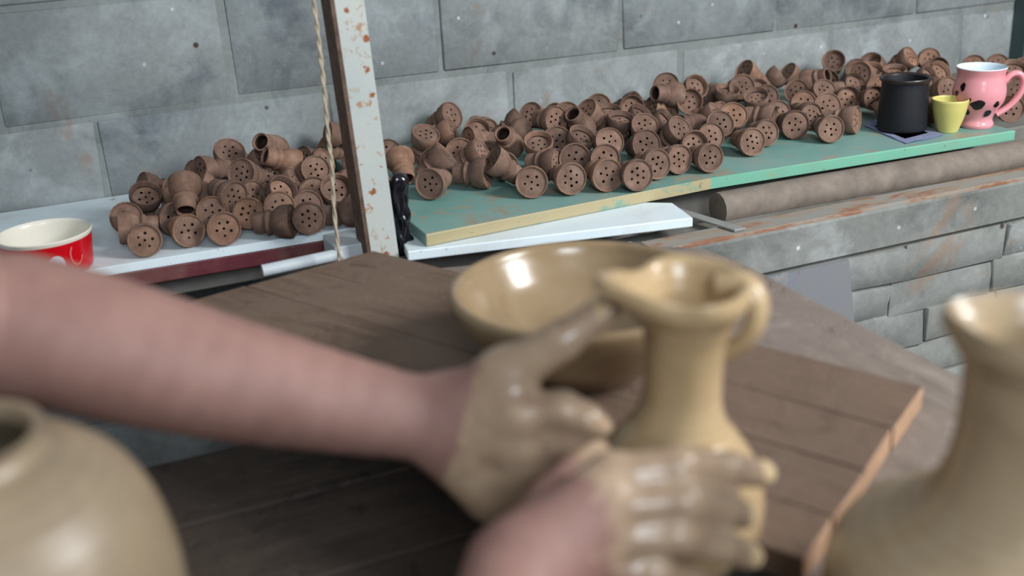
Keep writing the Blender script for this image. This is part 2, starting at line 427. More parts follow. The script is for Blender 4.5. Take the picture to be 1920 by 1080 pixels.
# ------------------------------------------------------------------ work table
table = empty('work_table', (.3, -1.2, 0))
bm = bmesh.new(); prism(bm, [(x-.3, y+1.2) for x, y in ((.08, -.700), (.45, -.795), (.50, -.83), (.515, -.9), (.505, -1.30), (.50, -1.86), (.07, -1.86), (.06, -1.60), (.20, -1.44))], .762, .820, .006)
obj('tabletop', bm, M_grey, table)
for x, y in ((.14, -.76), (.45, -.88), (.44, -1.8), (.13, -1.8)):
    bm = bmesh.new(); bbox(bm, x-.3-.025, x-.3+.025, y+1.2-.025, y+1.2+.025, 0, .762, .004); obj('leg', bm, M_darkwood, table)
tag(table, 'thick grey weathered slab table beneath the brown planks', 'table')
board = empty('plank_board', (.1, -1.1, .8205))
c1, c2, c3, c4 = Vector((.065, -.671)), Vector((.422, -1.349)), Vector((.143, -1.527)), Vector((-.27, -.755))
cuts = [0, .30, .56, .80, 1.0]; rn = random.Random(2)
for a, b in zip(cuts, cuts[1:]):
    e = .0022
    P = [c1.lerp(c4, a+e*.8), c2.lerp(c3, a+e), c2.lerp(c3, b-e), c1.lerp(c4, b-e*.8)]
    # worn, uneven long edges
    L1 = [P[0].lerp(P[1], t)+Vector((rn.uniform(-1, 1), rn.uniform(-1, 1)))*.0015 for t in (0, .2, .4, .6, .8, 1)]
    L2 = [P[3].lerp(P[2], t)+Vector((rn.uniform(-1, 1), rn.uniform(-1, 1)))*.0015 for t in (1, .8, .6, .4, .2, 0)]
    bm = bmesh.new(); prism(bm, [(q.x-.1, q.y+1.1) for q in L1+L2], 0, .0245+rn.uniform(-.0008, .0008), .0018)
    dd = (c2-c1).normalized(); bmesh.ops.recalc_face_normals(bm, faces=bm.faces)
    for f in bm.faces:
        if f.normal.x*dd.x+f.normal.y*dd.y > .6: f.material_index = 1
    obj('plank', bm, [M_brown, M_plankend], board)
for s in (.2, .75):
    A = c1.lerp(c2, s); B = c4.lerp(c3, s); d = (B-A).normalized(); n = Vector((-d.y, d.x))*.02
    A = A+d*(.32 if s < .5 else .21); B = B-d*.01
    bm = bmesh.new(); prism(bm, [(q.x-.1, q.y+1.1) for q in (A-n, B-n, B+n, A+n)], -.03, -.0005, .002); obj('batten', bm, M_darkwood, board)
tag(board, 'worn muddy brown board of joined planks lying on the table', 'board')

# low wheel bench under the arms
wheel = empty('wheel_bench', (-.2, -1.22, 0))
for k in range(5):
    y0 = -1.64+k*.155; bm = bmesh.new(); bbox(bm, -.37, .24, y0+1.22+.002, y0+1.22+.153, .665, .70, .003, .001, rnd); obj('plank', bm, M_darkwood, wheel)
bm = bmesh.new(); lathe(bm, [(0, .7005), (.135, .7005), (.14, .705), (.14, .717), (.135, .722), (0, .722)], 40); obj('wheel_head', bm, M_darkwood, wheel, True, (.22, -.18, 0))
for x, y in ((-.34, -.38), (.2, -.38), (.2, .3), (-.34, .3)):
    bm = bmesh.new(); bbox(bm, x-.02, x+.02, y-.02, y+.02, 0, .665, .003); obj('leg', bm, M_darkwood, wheel)
tag(wheel, 'dark muddy low bench with a wheel head under the forearm', 'bench')

# ------------------------------------------------------------------ clay vessels
def ridge_vessel(name, prof, mat, loc, n=64, deform=None, parent=None):
    bm = bmesh.new(); lathe(bm, prof, n, deform)
    o = obj(name, bm, mat, parent, True); o.location = loc
    return o
def smooth_prof(P, m=6): return [(max(p.x, 0), p.y) for p in spline([Vector((a, b, 0)) for a, b in P], m)]
# wide dish
pr = smooth_prof([(.062, 0), (.075, .012), (.105, .035), (.128, .066), (.136, .086), (.132, .0935), (.125, .091), (.118, .078), (.098, .05), (.06, .028), (.0, .022)])
d = ridge_vessel('clay_dish', [(0, 0)]+pr, M_wetdish, (.150, -1.150, .8465), 72)
tag(d, 'wide shallow wet clay dish on the brown planks', 'dish')
# held jug
JP = onD(1258, 515, .765); JA = Vector((JP.x, JP.y, JP.z-.254))
right = Vector(CR[0]); fwd = Vector(CR[2]); 
sp = -(right*1.0+fwd*.35); spa = math.atan2(sp.y, sp.x)
def jug_deform(co, a, r, z):
    if z > .222:
        k = min(1, (z-.222)/.03); dl = (a-spa+PI) % (2*PI)-PI
        out = math.exp(-(dl/.42)**2)*.46-.14*math.exp(-((abs(dl)-1.0)/.45)**2)-.13*min(1, max(0, abs(dl)-1.3))
        co = Vector((co.x*(1+out*k), co.y*(1+out*k), co.z+.010*k*math.exp(-(dl/.5)**2)-.004*k*math.exp(-((abs(dl)-1.0)/.5)**2)))
    return co
outer = smooth_prof([(.050, .036), (.058, .040), (.066, .055), (.067, .08), (.060, .106), (.046, .128), (.0355, .142), (.0295, .160), (.0282, .180), (.0288, .200), (.031, .216), (.037, .231), (.0465, .243), (.0495, .251)])
inner = smooth_prof([(.0470, .257), (.041, .255), (.031, .238), (.024, .216), (.0235, .195), (.024, .168), (.03, .145), (.042, .122), (.054, .10), (.061, .07), (.05, .046), (0, .044)])
tilt = Euler((math.radians(4), math.radians(1), 0))
jug = ridge_vessel('clay_jug', [(0, .036)]+outer+inner, M_wet, JA, 72, jug_deform)
jug.rotation_euler = tilt
bpy.context.view_layer.update()
inv = (Matrix.Translation(JA) @ tilt.to_matrix().to_4x4()).inverted()
hp = [inv @ onD(x, y, D) for x, y, D in ((1346, 534, .764), (1396, 532, .757), (1420, 566, .754), (1412, 616, .757), (1374, 656, .766), (1312, 684, .778))]
bm = bmesh.new(); tube(bm, spline(hp, 8), [.0072+.0012*math.cos(i/40*PI) for i in range(41)], 12, True, 1.35)
obj('handle', bm, M_wet, jug, True)
tag(jug, 'wet clay jug with pinched spout held in the two hands', 'jug')
# jug at the right edge
o2 = smooth_prof([(.070, 0), (.100, .03), (.113, .060), (.113, .086), (.106, .102), (.091, .114), (.072, .126), (.0565, .142), (.0465, .164), (.0425, .192), (.0425, .230), (.047, .243), (.050, .252), (.048, .261)])
i2 = smooth_prof([(.046, .262), (.041, .253), (.036, .235), (.036, .20), (.04, .16), (.06, .126), (.1, .09), (.1, .06), (.08, .03), (0, .015)])
def sp2(co, a, r, z):
    if z > .236:
        k = min(1, (z-.236)/.02); dl = (a-spa+.9+PI) % (2*PI)-PI
        co = Vector((co.x*(1+.18*k*math.exp(-(dl/.4)**2)), co.y*(1+.18*k*math.exp(-(dl/.4)**2)), co.z))
    return co
q = onD(1964, 612, .62)
jr = ridge_vessel('clay_jug', [(0, 0)]+o2+i2, M_wetbig, (q.x, q.y, .8205), 72, sp2)
hp = [Vector((math.cos(spa+PI)*r_, math.sin(spa+PI)*r_, z_)) for r_, z_ in ((.047, .247), (.075, .253), (.096, .22), (.09, .16), (.072, .124))]
bm = bmesh.new(); tube(bm, spline(hp, 8), .010, 12, True, 1.3); obj('handle', bm, M_wetbig, jr, True)
tag(jr, 'large wet clay jug standing at the right edge of the picture', 'jug')
# jar at lower left and its stool
q = onD(-95, 825, .61); JX, JY, JH = q.x, q.y, q.z-.7005
pr = smooth_prof([(.06, 0), (.085, .06), (.108, JH-.17), (.111, JH-.115), (.104, JH-.07), (.090, JH-.04), (.068, JH-.02), (.050, JH-.012), (.046, JH-.004), (.050, JH)])+smooth_prof([(.044, JH), (.041, JH-.01), (.06, JH-.03), (.09, JH-.06), (.1, JH-.12), (.09, .1), (.07, .03), (0, .015)])
jar = ridge_vessel('clay_jar', [(0, 0)]+pr, M_wetdull, (JX, JY, .7005), 64)
tag(jar, 'rounded tan clay jar at the lower left corner', 'jar')

# ------------------------------------------------------------------ cups
def cyl_patch(bm, shape, R, zc, ac, off=.0006, taper=0):
    """map a flat outline (list of (u,v) metres) on the side of a cup"""
    vs = []
    for u, v in shape:
        rr = R(zc+v)+off; a = ac+u/rr
        vs.append(bm.verts.new((rr*math.cos(a), rr*math.sin(a), zc+v)))
    c = bm.verts.new((0, 0, 0)); uu = sum(s[0] for s in shape)/len(shape); vv = sum(s[1] for s in shape)/len(shape)
    rr = R(zc+vv)+off; a = ac+uu/rr; c.co = (rr*math.cos(a), rr*math.sin(a), zc+vv)
    for i in range(len(vs)): bm.faces.new([vs[i], vs[(i+1) % len(vs)], c])
def blob(r, n=14, sx=1, sy=1, seed=0, wob=.0):
    q = random.Random(seed); ph = q.uniform(0, 6)
    return [(r*sx*(1+wob*math.sin(3*a+ph))*math.cos(a), r*sy*(1+wob*math.sin(2*a+ph))*math.sin(a)) for a in [2*PI*k/n for k in range(n)]]
def facing(x, y): return math.atan2(CAM[1]-y, CAM[0]-x)
# red cup
q = onY(82, 435, -.385); H = q.z-S; RX, RY = q.x, -.385
red = empty('red_cup', (RX, RY, S))
R = lambda z: .060+.007*z/H
bm = bmesh.new(); lathe(bm, [(0, .0005), (.056, .0005), (.060, .004)]+[(R(z), z) for z in np.linspace(.006, H-.006, 8)], 48)
obj('body', bm, simple('red_glaze', srgb(196, 12, 26), .25, .05, 10, .5, 0), red, True)
bm = bmesh.new(); lathe(bm, [(R(H-.006), H-.006), (R(H)+.0006, H-.001), (R(H)-.0006, H+.0006), (R(H)-.003, H-.002)]+[(R(z)-.0035, z) for z in np.linspace(H-.005, .012, 6)]+[(.04, .006), (0, .005)], 48)
obj('lining', bm, simple('cream_glaze', srgb(226, 222, 208), .25, .04, 10, .5, 0), red, True)
fa = facing(RX, RY)
bm = bmesh.new(); cyl_patch(bm, blob(.0125, 20, 1, 1.15), R, H*.42, fa+.13); obj('printed_circle', bm, simple('white_print', srgb(222, 214, 224), .3, .05), red)
bm = bmesh.new()
for k, (u0, v0) in enumerate(((.040, .004),)):
    for m in range(9):
        a = m/8*3.4+2.2; b = (m+1)/8*3.4+2.2
        cyl_patch(bm, [(u0+.011*math.cos(a), v0+.017*math.sin(a)), (u0+.011*math.cos(b), v0+.017*math.sin(b)), (u0+.0092*math.cos(b), v0+.015*math.sin(b)), (u0+.0092*math.cos(a), v0+.015*math.sin(a))], R, H*.5, fa)
obj('printed_swirl', bm, simple('pale_print', srgb(220, 130, 120), .3, .05), red)
tag(red, 'wide red cup with cream inside and white printed circle', 'cup')
# pink mug
q = onZ(1829, 236, .8255); PX, PY = q.x, q.y
pink = empty('pink_mug', (PX, PY, .8255)); hp_ = .114
PP = [(.030, 0), (.032, .006), (.029, .016), (.034, .03), (.0455, .05), (.0485, .068), (.0455, .086), (.043, .1), (.046, hp_)]
def Rp(z):
    for (r0, z0), (r1, z1) in zip(PP, PP[1:]):
        if z <= z1: return r0+(r1-r0)*(z-z0)/(z1-z0)
    return PP[-1][0]
M_pink = simple('pink_glaze', srgb(222, 150, 156), .18, .05, 10, .5, 0)
bm = bmesh.new(); lathe(bm, [(0, .0003)]+smooth_prof(PP, 5), 40); obj('body', bm, M_pink, pink, True)
bm = bmesh.new(); lathe(bm, [(.046, hp_), (.045, hp_+.0015), (.0435, hp_)]+[(Rp(z)-.003, z) for z in np.linspace(hp_-.005, .02, 10)]+[(0, .012)], 40)
obj('lining', bm, simple('white_glaze', srgb(214, 230, 238), .2, .03, 10, .5, 0), pink, True)
ha = math.atan2(right.y, right.x)-.12
hp = [Vector((math.cos(ha)*r_, math.sin(ha)*r_, z_)) for r_, z_ in ((.041, .082), (.055, .098), (.070, .099), (.079, .084), (.074, .06), (.058, .038), (.036, .022))]
bm = bmesh.new(); tube(bm, spline(hp, 6), .0062, 10, True, 1.3); obj('handle', bm, M_pink, pink, True)
fa = facing(PX, PY); M_spot = simple('black_glaze', srgb(24, 20, 24), .2, .05, 10, .5, 0)
for k, (u, v, r_, sx, sy) in enumerate(((-.030, .082, .0060, .9, 1.2), (-.042, .068, .0048, .9, 1.2), (.000, .050, .0115, 1.15, .8), (-.022, .034, .006, .7, 1.3), (.024, .032, .0075, .9, 1.1), (.036, .050, .006, 1, 1), (-.014, .06, .003, 1, 1))):
    bm = bmesh.new(); cyl_patch(bm, blob(r_, 16, sx, sy, k, .18), Rp, v, fa+u/.045, .0014); obj('black_spot', bm, M_spot, pink)
tag(pink, 'pink glazed mug with black spots and looped handle', 'mug')
# yellow cup
q = onZ(1776, 246, .8255)
M_yel = simple('yellow_plastic', srgb(204, 196, 116), .4, .05, 20, .4, 0)
yl = smooth_prof([(.018, 0), (.0195, .003), (.026, .022), (.031, .042), (.0335, .0615)], 4)
bm = bmesh.new(); lathe(bm, [(0, 0)]+yl+[(.0325, .063), (.031, .0615)]+[(r_-.002, z_) for r_, z_ in yl[::-1][1:-3]]+[(0, .006)], 32)
tag(obj('yellow_cup', bm, M_yel, None, True, (q.x, q.y, .8255)), 'small pale yellow cup in front of the pink mug', 'cup')
# black mug on folded cloth
q = onZ(1690, 242, .828)
blk = empty('black_mug', (q.x, q.y, .8295))
M_blk = simple('matt_black_enamel', srgb(20, 22, 28), .55, .1, 20, .4, 0)
bp = [(.044, .0), (.046, .004), (.046, .03), (.0445, .06), (.043, .088), (.0445, .097)]
bm = bmesh.new(); lathe(bm, [(0, 0)]+smooth_prof(bp, 4)+[(.0425, .098)]+[(.040, .085), (.041, .05), (.042, .01), (0, .006)], 36); obj('body', bm, M_blk, blk, True)
bm = bmesh.new(); lathe(bm, [(.0445, .092), (.0475, .0955), (.048, .0985), (.0465, .1005), (.043, .0995), (.0415, .0965)], 36); obj('rim', bm, simple('brown_black_rim', srgb(44, 34, 32), .35, .1, 20, .5, 0), blk, True)
tag(blk, 'matt black cylindrical mug standing on the folded cloth', 'mug')
bm = bmesh.new(); cc = [onZ(*p_, .826) for p_ in ((1618, 236), (1700, 270), (1772, 254), (1742, 226), (1660, 214))]
ctr = sum(cc, Vector())/5; N = 6
G = [[None]*(N+1) for _ in range(N+1)]
A, B, C_, D_ = cc[0], cc[1], cc[2], cc[4]
for i in range(N+1):
    for j in range(N+1):
        p_ = A.lerp(B, i/N).lerp(D_.lerp(C_, i/N), j/N); G[i][j] = bm.verts.new((p_.x-ctr.x, p_.y-ctr.y, .0012*(1+math.sin(i*2.1+j*1.3)) if i in (0, N) or j in (0, N) else .0008))
for i in range(N):
    for j in range(N): bm.faces.new([G[i][j], G[i+1][j], G[i+1][j+1], G[i][j+1]])
g = bmesh.ops.solidify(bm, geom=bm.faces[:], thickness=-.0012)
tag(obj('folded_cloth', bm, simple('pale_blue_cloth', srgb(176, 184, 216), .9, .1, 60), None, True, (ctr.x, ctr.y, .8262)), 'pale blue folded cloth under the black mug', 'cloth')

# ------------------------------------------------------------------ hookah bowls
RB, HB = .0265, .060
def bowl_meshes(deep, seed, nh=6):
    """body = lathe of stem, rings and cup; disc = perforated plate set into the cup"""
    k = random.Random(seed); n = 20; dz = .016 if deep else .0035
    s = k.uniform(.97, 1.03)
    prof = [(.0125, .004), (.0145, 0), (.0165, .001), (.0175, .010), (.0165, .018), (.0195, .0205), (.0205, .0235), (.0185, .026), (.0165, .029), (.0205, .0335), (.0245, .040), (.0262, .048), (.0266, HB-.002), (.0258, HB), (.0242, HB-.0006), (.0232, HB-.003)]
    if deep: prof += [(.021, HB-.009)]
    bm = bmesh.new(); lathe(bm, [(r*s, z) for r, z in prof], n)
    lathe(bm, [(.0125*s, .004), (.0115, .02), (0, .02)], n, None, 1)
    me = []
    def fin(bm, name):
        bmesh.ops.recalc_face_normals(bm, faces=bm.faces)
        m = bpy.data.meshes.new(name); bm.to_mesh(m); bm.free(); m.materials.append(M_bowl); m.materials.append(M_hole)
        for p in m.polygons: p.use_smooth = True
        try: m.set_sharp_from_angle(angle=math.radians(40))
        except Exception: pass
        return m
    body = fin(bm, 'clay_hookah_bowl')
    # perforated disc
    bm = bmesh.new(); Rd = (.0212 if deep else .0233)*s; zt = HB-dz+(.004 if deep else 0)*0
    zt = HB-.0115 if deep else HB-.0032
    edges = []; loops = []
    def circ(cx, cy, r, m, ph=0):
        vs = [bm.verts.new((cx+r*math.cos(2*PI*i/m+ph), cy+r*math.sin(2*PI*i/m+ph), zt)) for i in range(m)]
        es = [bm.edges.new((vs[i], vs[(i+1) % m])) for i in range(m)]; edges.extend(es); return vs
    circ(0, 0, Rd, n)
    hs = [(0, 0)]+[(.0112*math.cos(2*PI*i/(nh-1)+k.uniform(-.12, .12)), .0112*math.sin(2*PI*i/(nh-1)+k.uniform(-.12, .12))) for i in range(nh-1)]
    for x, y in hs: loops.append(circ(x, y, k.uniform(.0020, .0026), 7, k.random()))
    bmesh.ops.triangle_fill(bm, use_beauty=True, use_dissolve=False, edges=edges)
    for f in list(bm.faces):   # keep holes open
        c = f.calc_center_median()
        if any((c.x-x)**2+(c.y-y)**2 < .0018**2 for x, y in hs): bm.faces.remove(f)
    for f in bm.faces: f.material_index = 0
    for vs in loops:
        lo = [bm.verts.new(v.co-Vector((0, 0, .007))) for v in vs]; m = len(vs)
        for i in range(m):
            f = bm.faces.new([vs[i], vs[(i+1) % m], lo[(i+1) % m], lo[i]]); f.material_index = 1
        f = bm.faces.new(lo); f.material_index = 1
    disc = fin(bm, 'perforated_disc')
    return body, disc
VAR = [bowl_meshes(False, 1), bowl_meshes(False, 2), bowl_meshes(False, 3, 7), bowl_meshes(True, 4), bowl_meshes(True, 5)]
ORD = ['first', 'second', 'third', 'fourth', 'fifth', 'sixth', 'seventh', 'eighth', 'ninth', 'tenth', 'eleventh', 'twelfth', 'thirteenth', 'fourteenth', 'fifteenth', 'sixteenth', 'seventeenth', 'eighteenth', 'nineteenth', 'twentieth']
# x, y (middle of the face, or of the stem end for kind S), azimuth from the viewer, elevation, kind, tier
LEFT = [
 (272,447,-4,6,'F',0),(355,434,16,6,'F',0),(420,431,6,6,'F',0),(465,405,0,14,'F',0),(548,415,72,2,'F',0),(598,412,4,8,'F',0),(655,398,70,10,'F',0),(224,432,-95,4,'F',0),
 (250,397,-4,18,'F',1),(323,398,20,10,'F',1),(404,393,10,22,'F',1),(525,384,8,24,'F',1),(582,372,6,16,'F',1),(356,396,-6,-38,'S',1),
 (272,364,10,52,'D',2),(325,350,35,55,'D',2),(483,352,44,10,'F',2),(530,354,40,35,'D',2),(583,346,4,20,'F',2),(632,361,6,42,'D',2),(435,385,30,-5,'F',2),
 (448,307,-2,10,'F',3),(503,306,14,16,'F',3),(590,320,8,30,'F',3),(346,303,0,88,'S',3),(388,305,-60,10,'F',3),(655,325,30,10,'F',3),(260,338,-70,20,'F',3),(395,345,120,20,'F',3),
 (445,278,20,50,'F',4),(518,272,150,-30,'F',4),(548,290,110,-25,'F',4),(480,285,60,30,'F',4),
]
RIGHT = [
 (805,347,-24,6,'F',0),(915,325,72,4,'F',0),(997,343,0,8,'F',0),(1072,338,20,6,'F',0),(1140,331,24,6,'F',0),(1197,331,20,6,'F',0),(1233,310,28,8,'F',0),(1275,300,34,6,'F',0),(1333,297,30,6,'F',0),(1412,267,28,6,'F',0),(1438,250,28,8,'F',0),(1492,236,22,6,'F',0),(1559,243,22,6,'F',0),(1607,226,72,4,'F',0),
 (760,318,10,-30,'S',1),(815,297,6,12,'F',1),(862,275,2,14,'F',1),(945,304,-8,12,'F',1),(1010,283,4,60,'D',1),(1078,296,4,16,'F',1),(1137,297,6,20,'F',1),(1213,266,24,18,'F',1),(1278,250,48,38,'F',1),(1333,258,18,24,'F',1),(1374,226,14,40,'F',1),(1350,243,18,36,'F',1),(1455,203,8,16,'F',1),(1508,181,12,16,'F',1),(1550,206,14,32,'F',1),(1594,178,26,16,'D',1),
 (800,262,30,60,'F',2),(905,241,12,38,'D',2),(875,250,-60,10,'F',2),(905,283,70,30,'F',2),(952,262,160,-40,'F',2),(1045,260,-4,26,'F',2),(1092,266,45,58,'D',2),(1137,256,4,18,'F',2),(1212,238,14,46,'F',2),(1165,225,30,72,'D',2),(1250,226,70,35,'D',2),(1310,222,140,-20,'F',2),(1435,166,4,22,'F',2),(1420,188,-10,60,'D',2),(1545,171,30,40,'F',2),(1495,161,-10,28,'F',2),
 (985,226,120,10,'F',3),(1060,206,-12,45,'F',3),(1045,226,-10,74,'D',3),(1096,226,150,-45,'F',3),(1122,183,0,16,'F',3),(1195,207,60,45,'D',3),(1302,186,8,14,'D',3),(1225,178,-60,20,'F',3),(1265,174,130,-10,'F',3),(1365,167,20,72,'D',3),(1345,192,60,10,'F',3),(1510,138,-120,-20,'F',3),(1556,141,-6,24,'D',3),(1604,152,40,30,'D',3),(1150,205,10,75,'D',3),
 (1634,132,6,62,'D',3),(1680,134,0,75,'D',4),(1722,145,170,-10,'F',4),(1742,138,60,30,'D',4),(1765,130,50,40,'D',4),(1832,109,-10,20,'F',4),(1866,107,0,25,'F',4),(1905,178,-20,30,'F',4),(1902,140,20,60,'D',4),(1895,205,20,10,'F',4),(1650,165,10,30,'F',4),(1780,165,40,20,'F',4),(1920,120,0,30,'F',4),
]
FRONT_L = [(200, 455), (272, 447), (420, 431), (598, 412), (700, 400)]
FRONT_R = [(700, 360), (805, 347), (997, 343), (1197, 331), (1333, 297), (1412, 267), (1559, 243), (1620, 228), (1950, 205)]
def interp(P, x):
    for (x0, y0), (x1, y1) in zip(P, P[1:]):
        if x <= x1: return y0+(y1-y0)*(x-x0)/(x1-x0)
    return P[-1][1]
def place(heap, board_z, front, alpha):
    out = []
    for x, y, az, el, kd, tier in heap:
        zc = board_z+RB+.0008
        if tier == 0 or y >= interp(front, x)-2:
            P = onZ(x, y, zc)
        else:
            G_ = onZ(x, interp(front, x), zc); nrm = Vector((0, -math.sin(alpha), math.cos(alpha)))
            d = Vector(ray(x, y)); c = Vector(CAM); t = (G_-c).dot(nrm)/d.dot(nrm); P = c+d*t
        if P.y > -.035: P = onY(x, y, -.035)
        hd = Vector((CAM[0]-P.x, CAM[1]-P.y, 0)).normalized()
        a = math.radians(az); e = math.radians(el)
        hd = Vector((hd.x*math.cos(a)-hd.y*math.sin(a), hd.x*math.sin(a)+hd.y*math.cos(a), 0))
        n = hd*math.cos(e)+Vector((0, 0, math.sin(e)))
        if kd == 'S': n = -n if el < 0 or el > 60 else n
        out.append([P, n, kd, tier, x, y])
    return out
allb = [('left', b) for b in place(LEFT, S, FRONT_L, math.radians(13))]+[('right', b) for b in place(RIGHT, .825, FRONT_R, math.radians(6))]
TN = {'left': ['in front row of left heap', 'in second tier of left heap', 'in middle tier of left heap', 'in upper tier of left heap', 'on crest of left heap', 'at back of left heap'],
      'right': ['in front row of right heap', 'in second tier of right heap', 'in middle tier of right heap', 'in wall tier of right heap', 'behind the far cups', 'at back of right heap']}
brn = random.Random(11); items = []
for side, (P, n, kd, tier, x, y) in allb:
    sc = brn.uniform(.97, 1.04); items.append([side, P if kd == 'S' else P-n*HB*sc, n, kd, tier, sc])
def seg(it): return np.array(it[1]+it[2]*.016), np.array(it[1]+it[2]*.040)
def segdist(a, b, c, d):
    best = None
    for t in (0, .25, .5, .75, 1):
        p_ = a+(b-a)*t; cd_ = d-c; u = np.clip(((p_-c)@cd_)/(cd_@cd_), 0, 1); v = p_-(c+cd_*u); l_ = np.linalg.norm(v)
        if best is None or l_ < best[0]: best = (l_, v)
    return best
# half hidden bowls that fill the heaps behind the visible ones
frn = random.Random(5)
cand = []
for side, bz, x0, x1, fr in (('left', S, 265, 690, FRONT_L), ('right', .825, 760, 1915, FRONT_R)):
    for k in range(900):
        px = frn.uniform(x0, x1); G_ = onZ(px, interp(fr, px), bz+RB); yy = frn.uniform(G_.y+.05, -.05)
        lift = frn.choice((0, 0, .03, .045)) if yy > -.25 else frn.choice((0, .02))
        P = Vector((G_.x+(yy-G_.y)*.42, yy, bz+RB+.001+lift)); a = frn.uniform(-1.5, 1.5)-PI/2-.3; e = frn.uniform(-.1, .7)
        n = Vector((math.cos(a)*math.cos(e), math.sin(a)*math.cos(e), math.sin(e)))
        cand.append([side, P-n*HB*.5, n, frn.choice('FFD'), 5, frn.uniform(.96, 1.03)])
nf = {'left': 0, 'right': 0}
for c in cand:
    if nf[c[0]] >= (14 if c[0] == 'left' else 48): continue
    A, B = seg(c)
    if all(segdist(A, B, *seg(i_))[0] > .036 for i_ in items if i_[0] == c[0] and (i_[1]-c[1]).length < .14): items.append(c); nf[c[0]] += 1
def floor_clamp(it):
    side, org, n, kd, tier, sc = it
    bz = S if side == 'left' else .825; hz = math.sqrt(max(0, 1-n.z*n.z))
    lo = min(org.z-.0178*hz*sc, org.z+n.z*HB*sc-.0268*hz*sc, org.z+n.z*.046*sc-.0264*hz*sc)
    if lo < bz+.0005: org.z += bz+.0005-lo
    top = max(org.y+.018, org.y+n.y*HB*sc+.0268)
    if top > -.008: org.y -= top+.008
    lowy = org.y+n.y*HB
    if side == 'right' and org.x < .20+.03: org.x = max(org.x, .205)
for it in items: floor_clamp(it)
for rep in range(40):
    for i in range(len(items)):
        for j in range(i+1, len(items)):
            A, B = items[i], items[j]
            if (A[1]-B[1]).length > .125: continue
            l_, v = segdist(*seg(A), *seg(B))
            if l_ < .043:
                v = Vector(v/max(l_, 1e-5)); v.z = v.z*1.2; v.normalize(); m = (.043-l_)*.5
                wa = .12 if A[4] == 0 else 1.; wb = .12 if B[4] == 0 else 1.
                A[1] += v*m*wa*2/(wa+wb)*.6; B[1] -= v*m*wb*2/(wa+wb)*.6
    for it in items: floor_clamp(it)
    for it in items:                      # settle
        if it[4] and rep < 30: it[1].z -= .0006
for it in items: floor_clamp(it)
ORD += ['twenty-'+q for q in ORD[:9]]+['thirtieth']+['thirty-'+q for q in ORD[:9]]+['fortieth']+['forty-'+q for q in ORD[:9]]+['fiftieth']
def pxx(P):
    d = CR @ (np.array(P)-CAM); return d[0]/d[2]
cnt = {}
for side, org, n, kd, tier, sc in sorted(items, key=lambda q: (q[0], q[4], pxx(q[1]+q[2]*.03))):
    k = cnt.get((side, tier), 0); cnt[(side, tier)] = k+1
    v = VAR[brn.choice((3, 4))] if kd == 'D' else VAR[brn.choice((0, 1, 2))]
    q = n.to_track_quat('Z', 'Y') @ Quaternion((0, 0, 1), brn.uniform(0, 2*PI))
    b = bpy.data.objects.new('clay_hookah_bowl', v[0]); b.location = org; b.rotation_mode = 'QUATERNION'; b.rotation_quaternion = q; b.scale = (sc,)*3
    lnk(b)
    d = bpy.data.objects.new('perforated_disc', v[1]); lnk(d, b)
    look = {'F': 'brown clay hookah bowl', 'D': 'deep brown clay hookah bowl', 'S': 'brown clay hookah bowl stem outward'}[kd]
    if tier == 5: look = 'half hidden brown clay hookah bowl'
    tag(b, look+', '+ORD[k]+' from left '+TN[side][tier], 'bowl', 'hookah bowls in the left heap' if side == 'left' else 'hookah bowls in the right heap')

